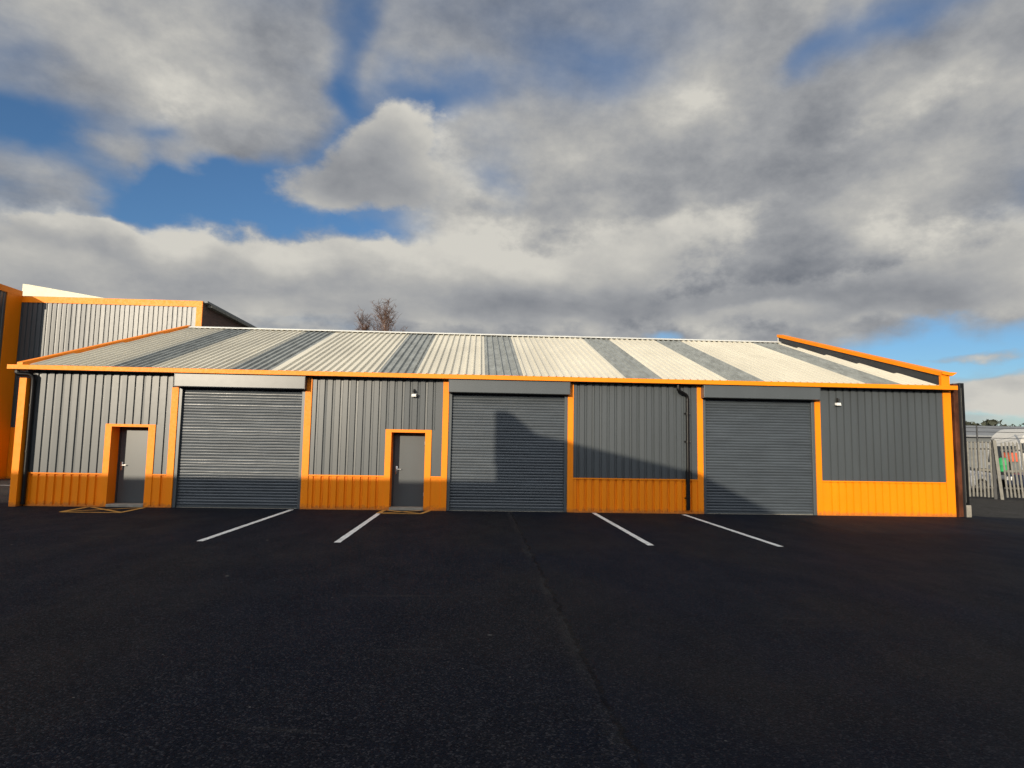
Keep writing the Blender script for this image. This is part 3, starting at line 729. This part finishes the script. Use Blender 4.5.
# high broken sheet, soft edges
covA = total(t.math('ADD', t.math('MULTIPLY', SKYN, 2.0), .84), [
    (215, 195, 140, 40, -.95, -4), (120, 180, 100, 36, -.55, 0), (310, 190, 60, 50, -.45, 0), (8, 60, 34, 26, -.45, 0), (0, 140, 50, 24, -.40, 0),
    (352, 60, 20, 80, -.45, 0), (440, 88, 80, 22, -.62, 0), (495, 180, 30, 36, -.40, 30), (580, 60, 60, 22, -.20, 0), (925, 16, 130, 18, -.55, 10), (820, 48, 50, 14, -.28, 30),
    (180, 60, 150, 55, .30, 0), (88, 158, 36, 16, .85, 35), (165, 158, 44, 10, .75, 0), (235, 152, 40, 11, .65, 10), (255, 130, 60, 16, .3, 0), (15, 170, 24, 22, .5, 0),
    (740, 170, 260, 120, .45, 20), (640, 300, 300, 40, .40, 0), (890, 280, 170, 34, .40, 0),
    (675, 326, 30, 10, -.9, 10), (945, 352, 80, 16, -.82, -4), (900, 378, 130, 18, -.72, 0), (990, 415, 80, 14, -.5, 0)], AEA)
alphaA = t.ss(covA, .08, 1.0)
# lower heaps with crisp lit heads
covB = total(t.math('ADD', t.math('MULTIPLY', t.math('SUBTRACT', n3, .5), 1.5), .0), [
    (150, 268, 62, 26, .75, 0), (230, 262, 62, 26, .75, 0), (305, 264, 62, 26, .75, 0), (375, 268, 62, 28, .7, 0), (60, 292, 90, 22, .6, 0), (455, 268, 60, 34, .6, 0), (250, 300, 280, 26, .6, 0),
    (35, 228, 52, 22, .8, 0), (92, 240, 30, 14, .6, 0), (400, 126, 44, 26, .7, 0), (360, 170, 62, 36, .75, 0), (430, 185, 66, 44, .7, 0), (318, 192, 36, 24, .5, 0),
    (540, 262, 90, 40, .6, 15), (620, 262, 100, 34, .6, 20), (720, 235, 110, 26, .35, 25), (570, 310, 300, 28, .7, 0), (900, 300, 170, 24, .6, 0), (990, 240, 70, 34, .6, 20),
    (915, 108, 80, 14, .36, 20), (1003, 388, 44, 12, .85, 0), (965, 361, 46, 5, .6, 0), (985, 412, 50, 7, .5, 0)], AEB)
alphaB = t.ss(covB, .18, .68)
alpha = t.math('MAXIMUM', alphaA, alphaB)
tex = t.math('ADD', t.math('MULTIPLY', t.math('SUBTRACT', n2, .5), .8), t.math('MULTIPLY', t.math('SUBTRACT', n3, .5), 1.6))
lumA = total(t.math('ADD', tex, .55), [
    (140, 65, 90, 36, .18, 0), (150, 118, 150, 22, -.20, 0), (690, 60, 180, 35, .16, 20), (740, 130, 130, 60, -.14, 20), (560, 140, 60, 70, .10, 0),
    (905, 105, 60, 12, .28, 15), (620, 225, 80, 40, .14, 30), (880, 270, 180, 44, -.20, 0), (640, 300, 260, 30, -.25, 0), (905, 238, 26, 12, .3, 20), (300, 310, 280, 20, -.06, 0)], AEA)
lumB = total(t.math('ADD', t.math('MULTIPLY', tex, .8), t.ss(covB, .40, 1.6, .88, .60)), [
    (240, 248, 220, 20, .22, 2), (300, 322, 420, 14, -.12, 0), (355, 190, 80, 34, -.34, 0), (450, 190, 50, 40, -.15, 0), (400, 115, 60, 18, .08, 0), (40, 246, 60, 12, -.22, 0), (660, 305, 300, 24, -.26, 0), (900, 295, 190, 30, -.20, 0), (560, 240, 90, 30, .06, 20),
    (930, 222, 50, 14, .25, 20), (780, 312, 60, 6, .25, 5)], AEB)
lum = t.math('ADD', t.math('MULTIPLY', lumA, t.math('SUBTRACT', 1.0, alphaB)), t.math('MULTIPLY', lumB, alphaB))
# cloud around the low sun (behind the photographer) is far brighter than cloud opposite it
dt = t.new('ShaderNodeVectorMath', operation='DOT_PRODUCT'); t.l.new(tc, dt.inputs[0]); dt.inputs[1].default_value = tuple((Vector((-SD.x, -SD.y, -SD.z+.25))).normalized())
glow = t.math('ADD', 1.0, t.ss(dt.outputs['Value'], .25, 1.0, 0, GLOW))
ccol = t.new('ShaderNodeValToRGB'); t.l.new(lum, ccol.inputs[0]); cr = ccol.color_ramp
cr.elements[0].position = 0.0; cr.elements[0].color = (.150, .165, .195, 1)
cr.elements[1].position = 1.0; cr.elements[1].color = (.64, .62, .565, 1)
for p_, c_ in ((.28, (.25, .262, .285)), (.5, (.345, .353, .365)), (.75, (.47, .465, .445))):
    e_ = cr.elements.new(p_); e_.color = (*c_, 1)
bg2 = t.new('ShaderNodeBackground'); t.l.new(ccol.outputs[0], bg2.inputs[0]); t.l.new(glow, bg2.inputs[1])
mx = t.new('ShaderNodeMixShader'); t.l.new(alpha, mx.inputs[0]); t.l.new(bg1.outputs[0], mx.inputs[1]); t.l.new(bg2.outputs[0], mx.inputs[2])
t.l.new(mx.outputs[0], out.inputs[0])
wd.cycles.sampling_method = 'MANUAL'; wd.cycles.sample_map_resolution = 256

S.view_settings.view_transform = 'Standard'; S.view_settings.look = 'None'; S.view_settings.gamma = 1; S.view_settings.exposure = 0
S.render.engine = 'CYCLES'; S.render.resolution_x = 1024; S.render.resolution_y = 768
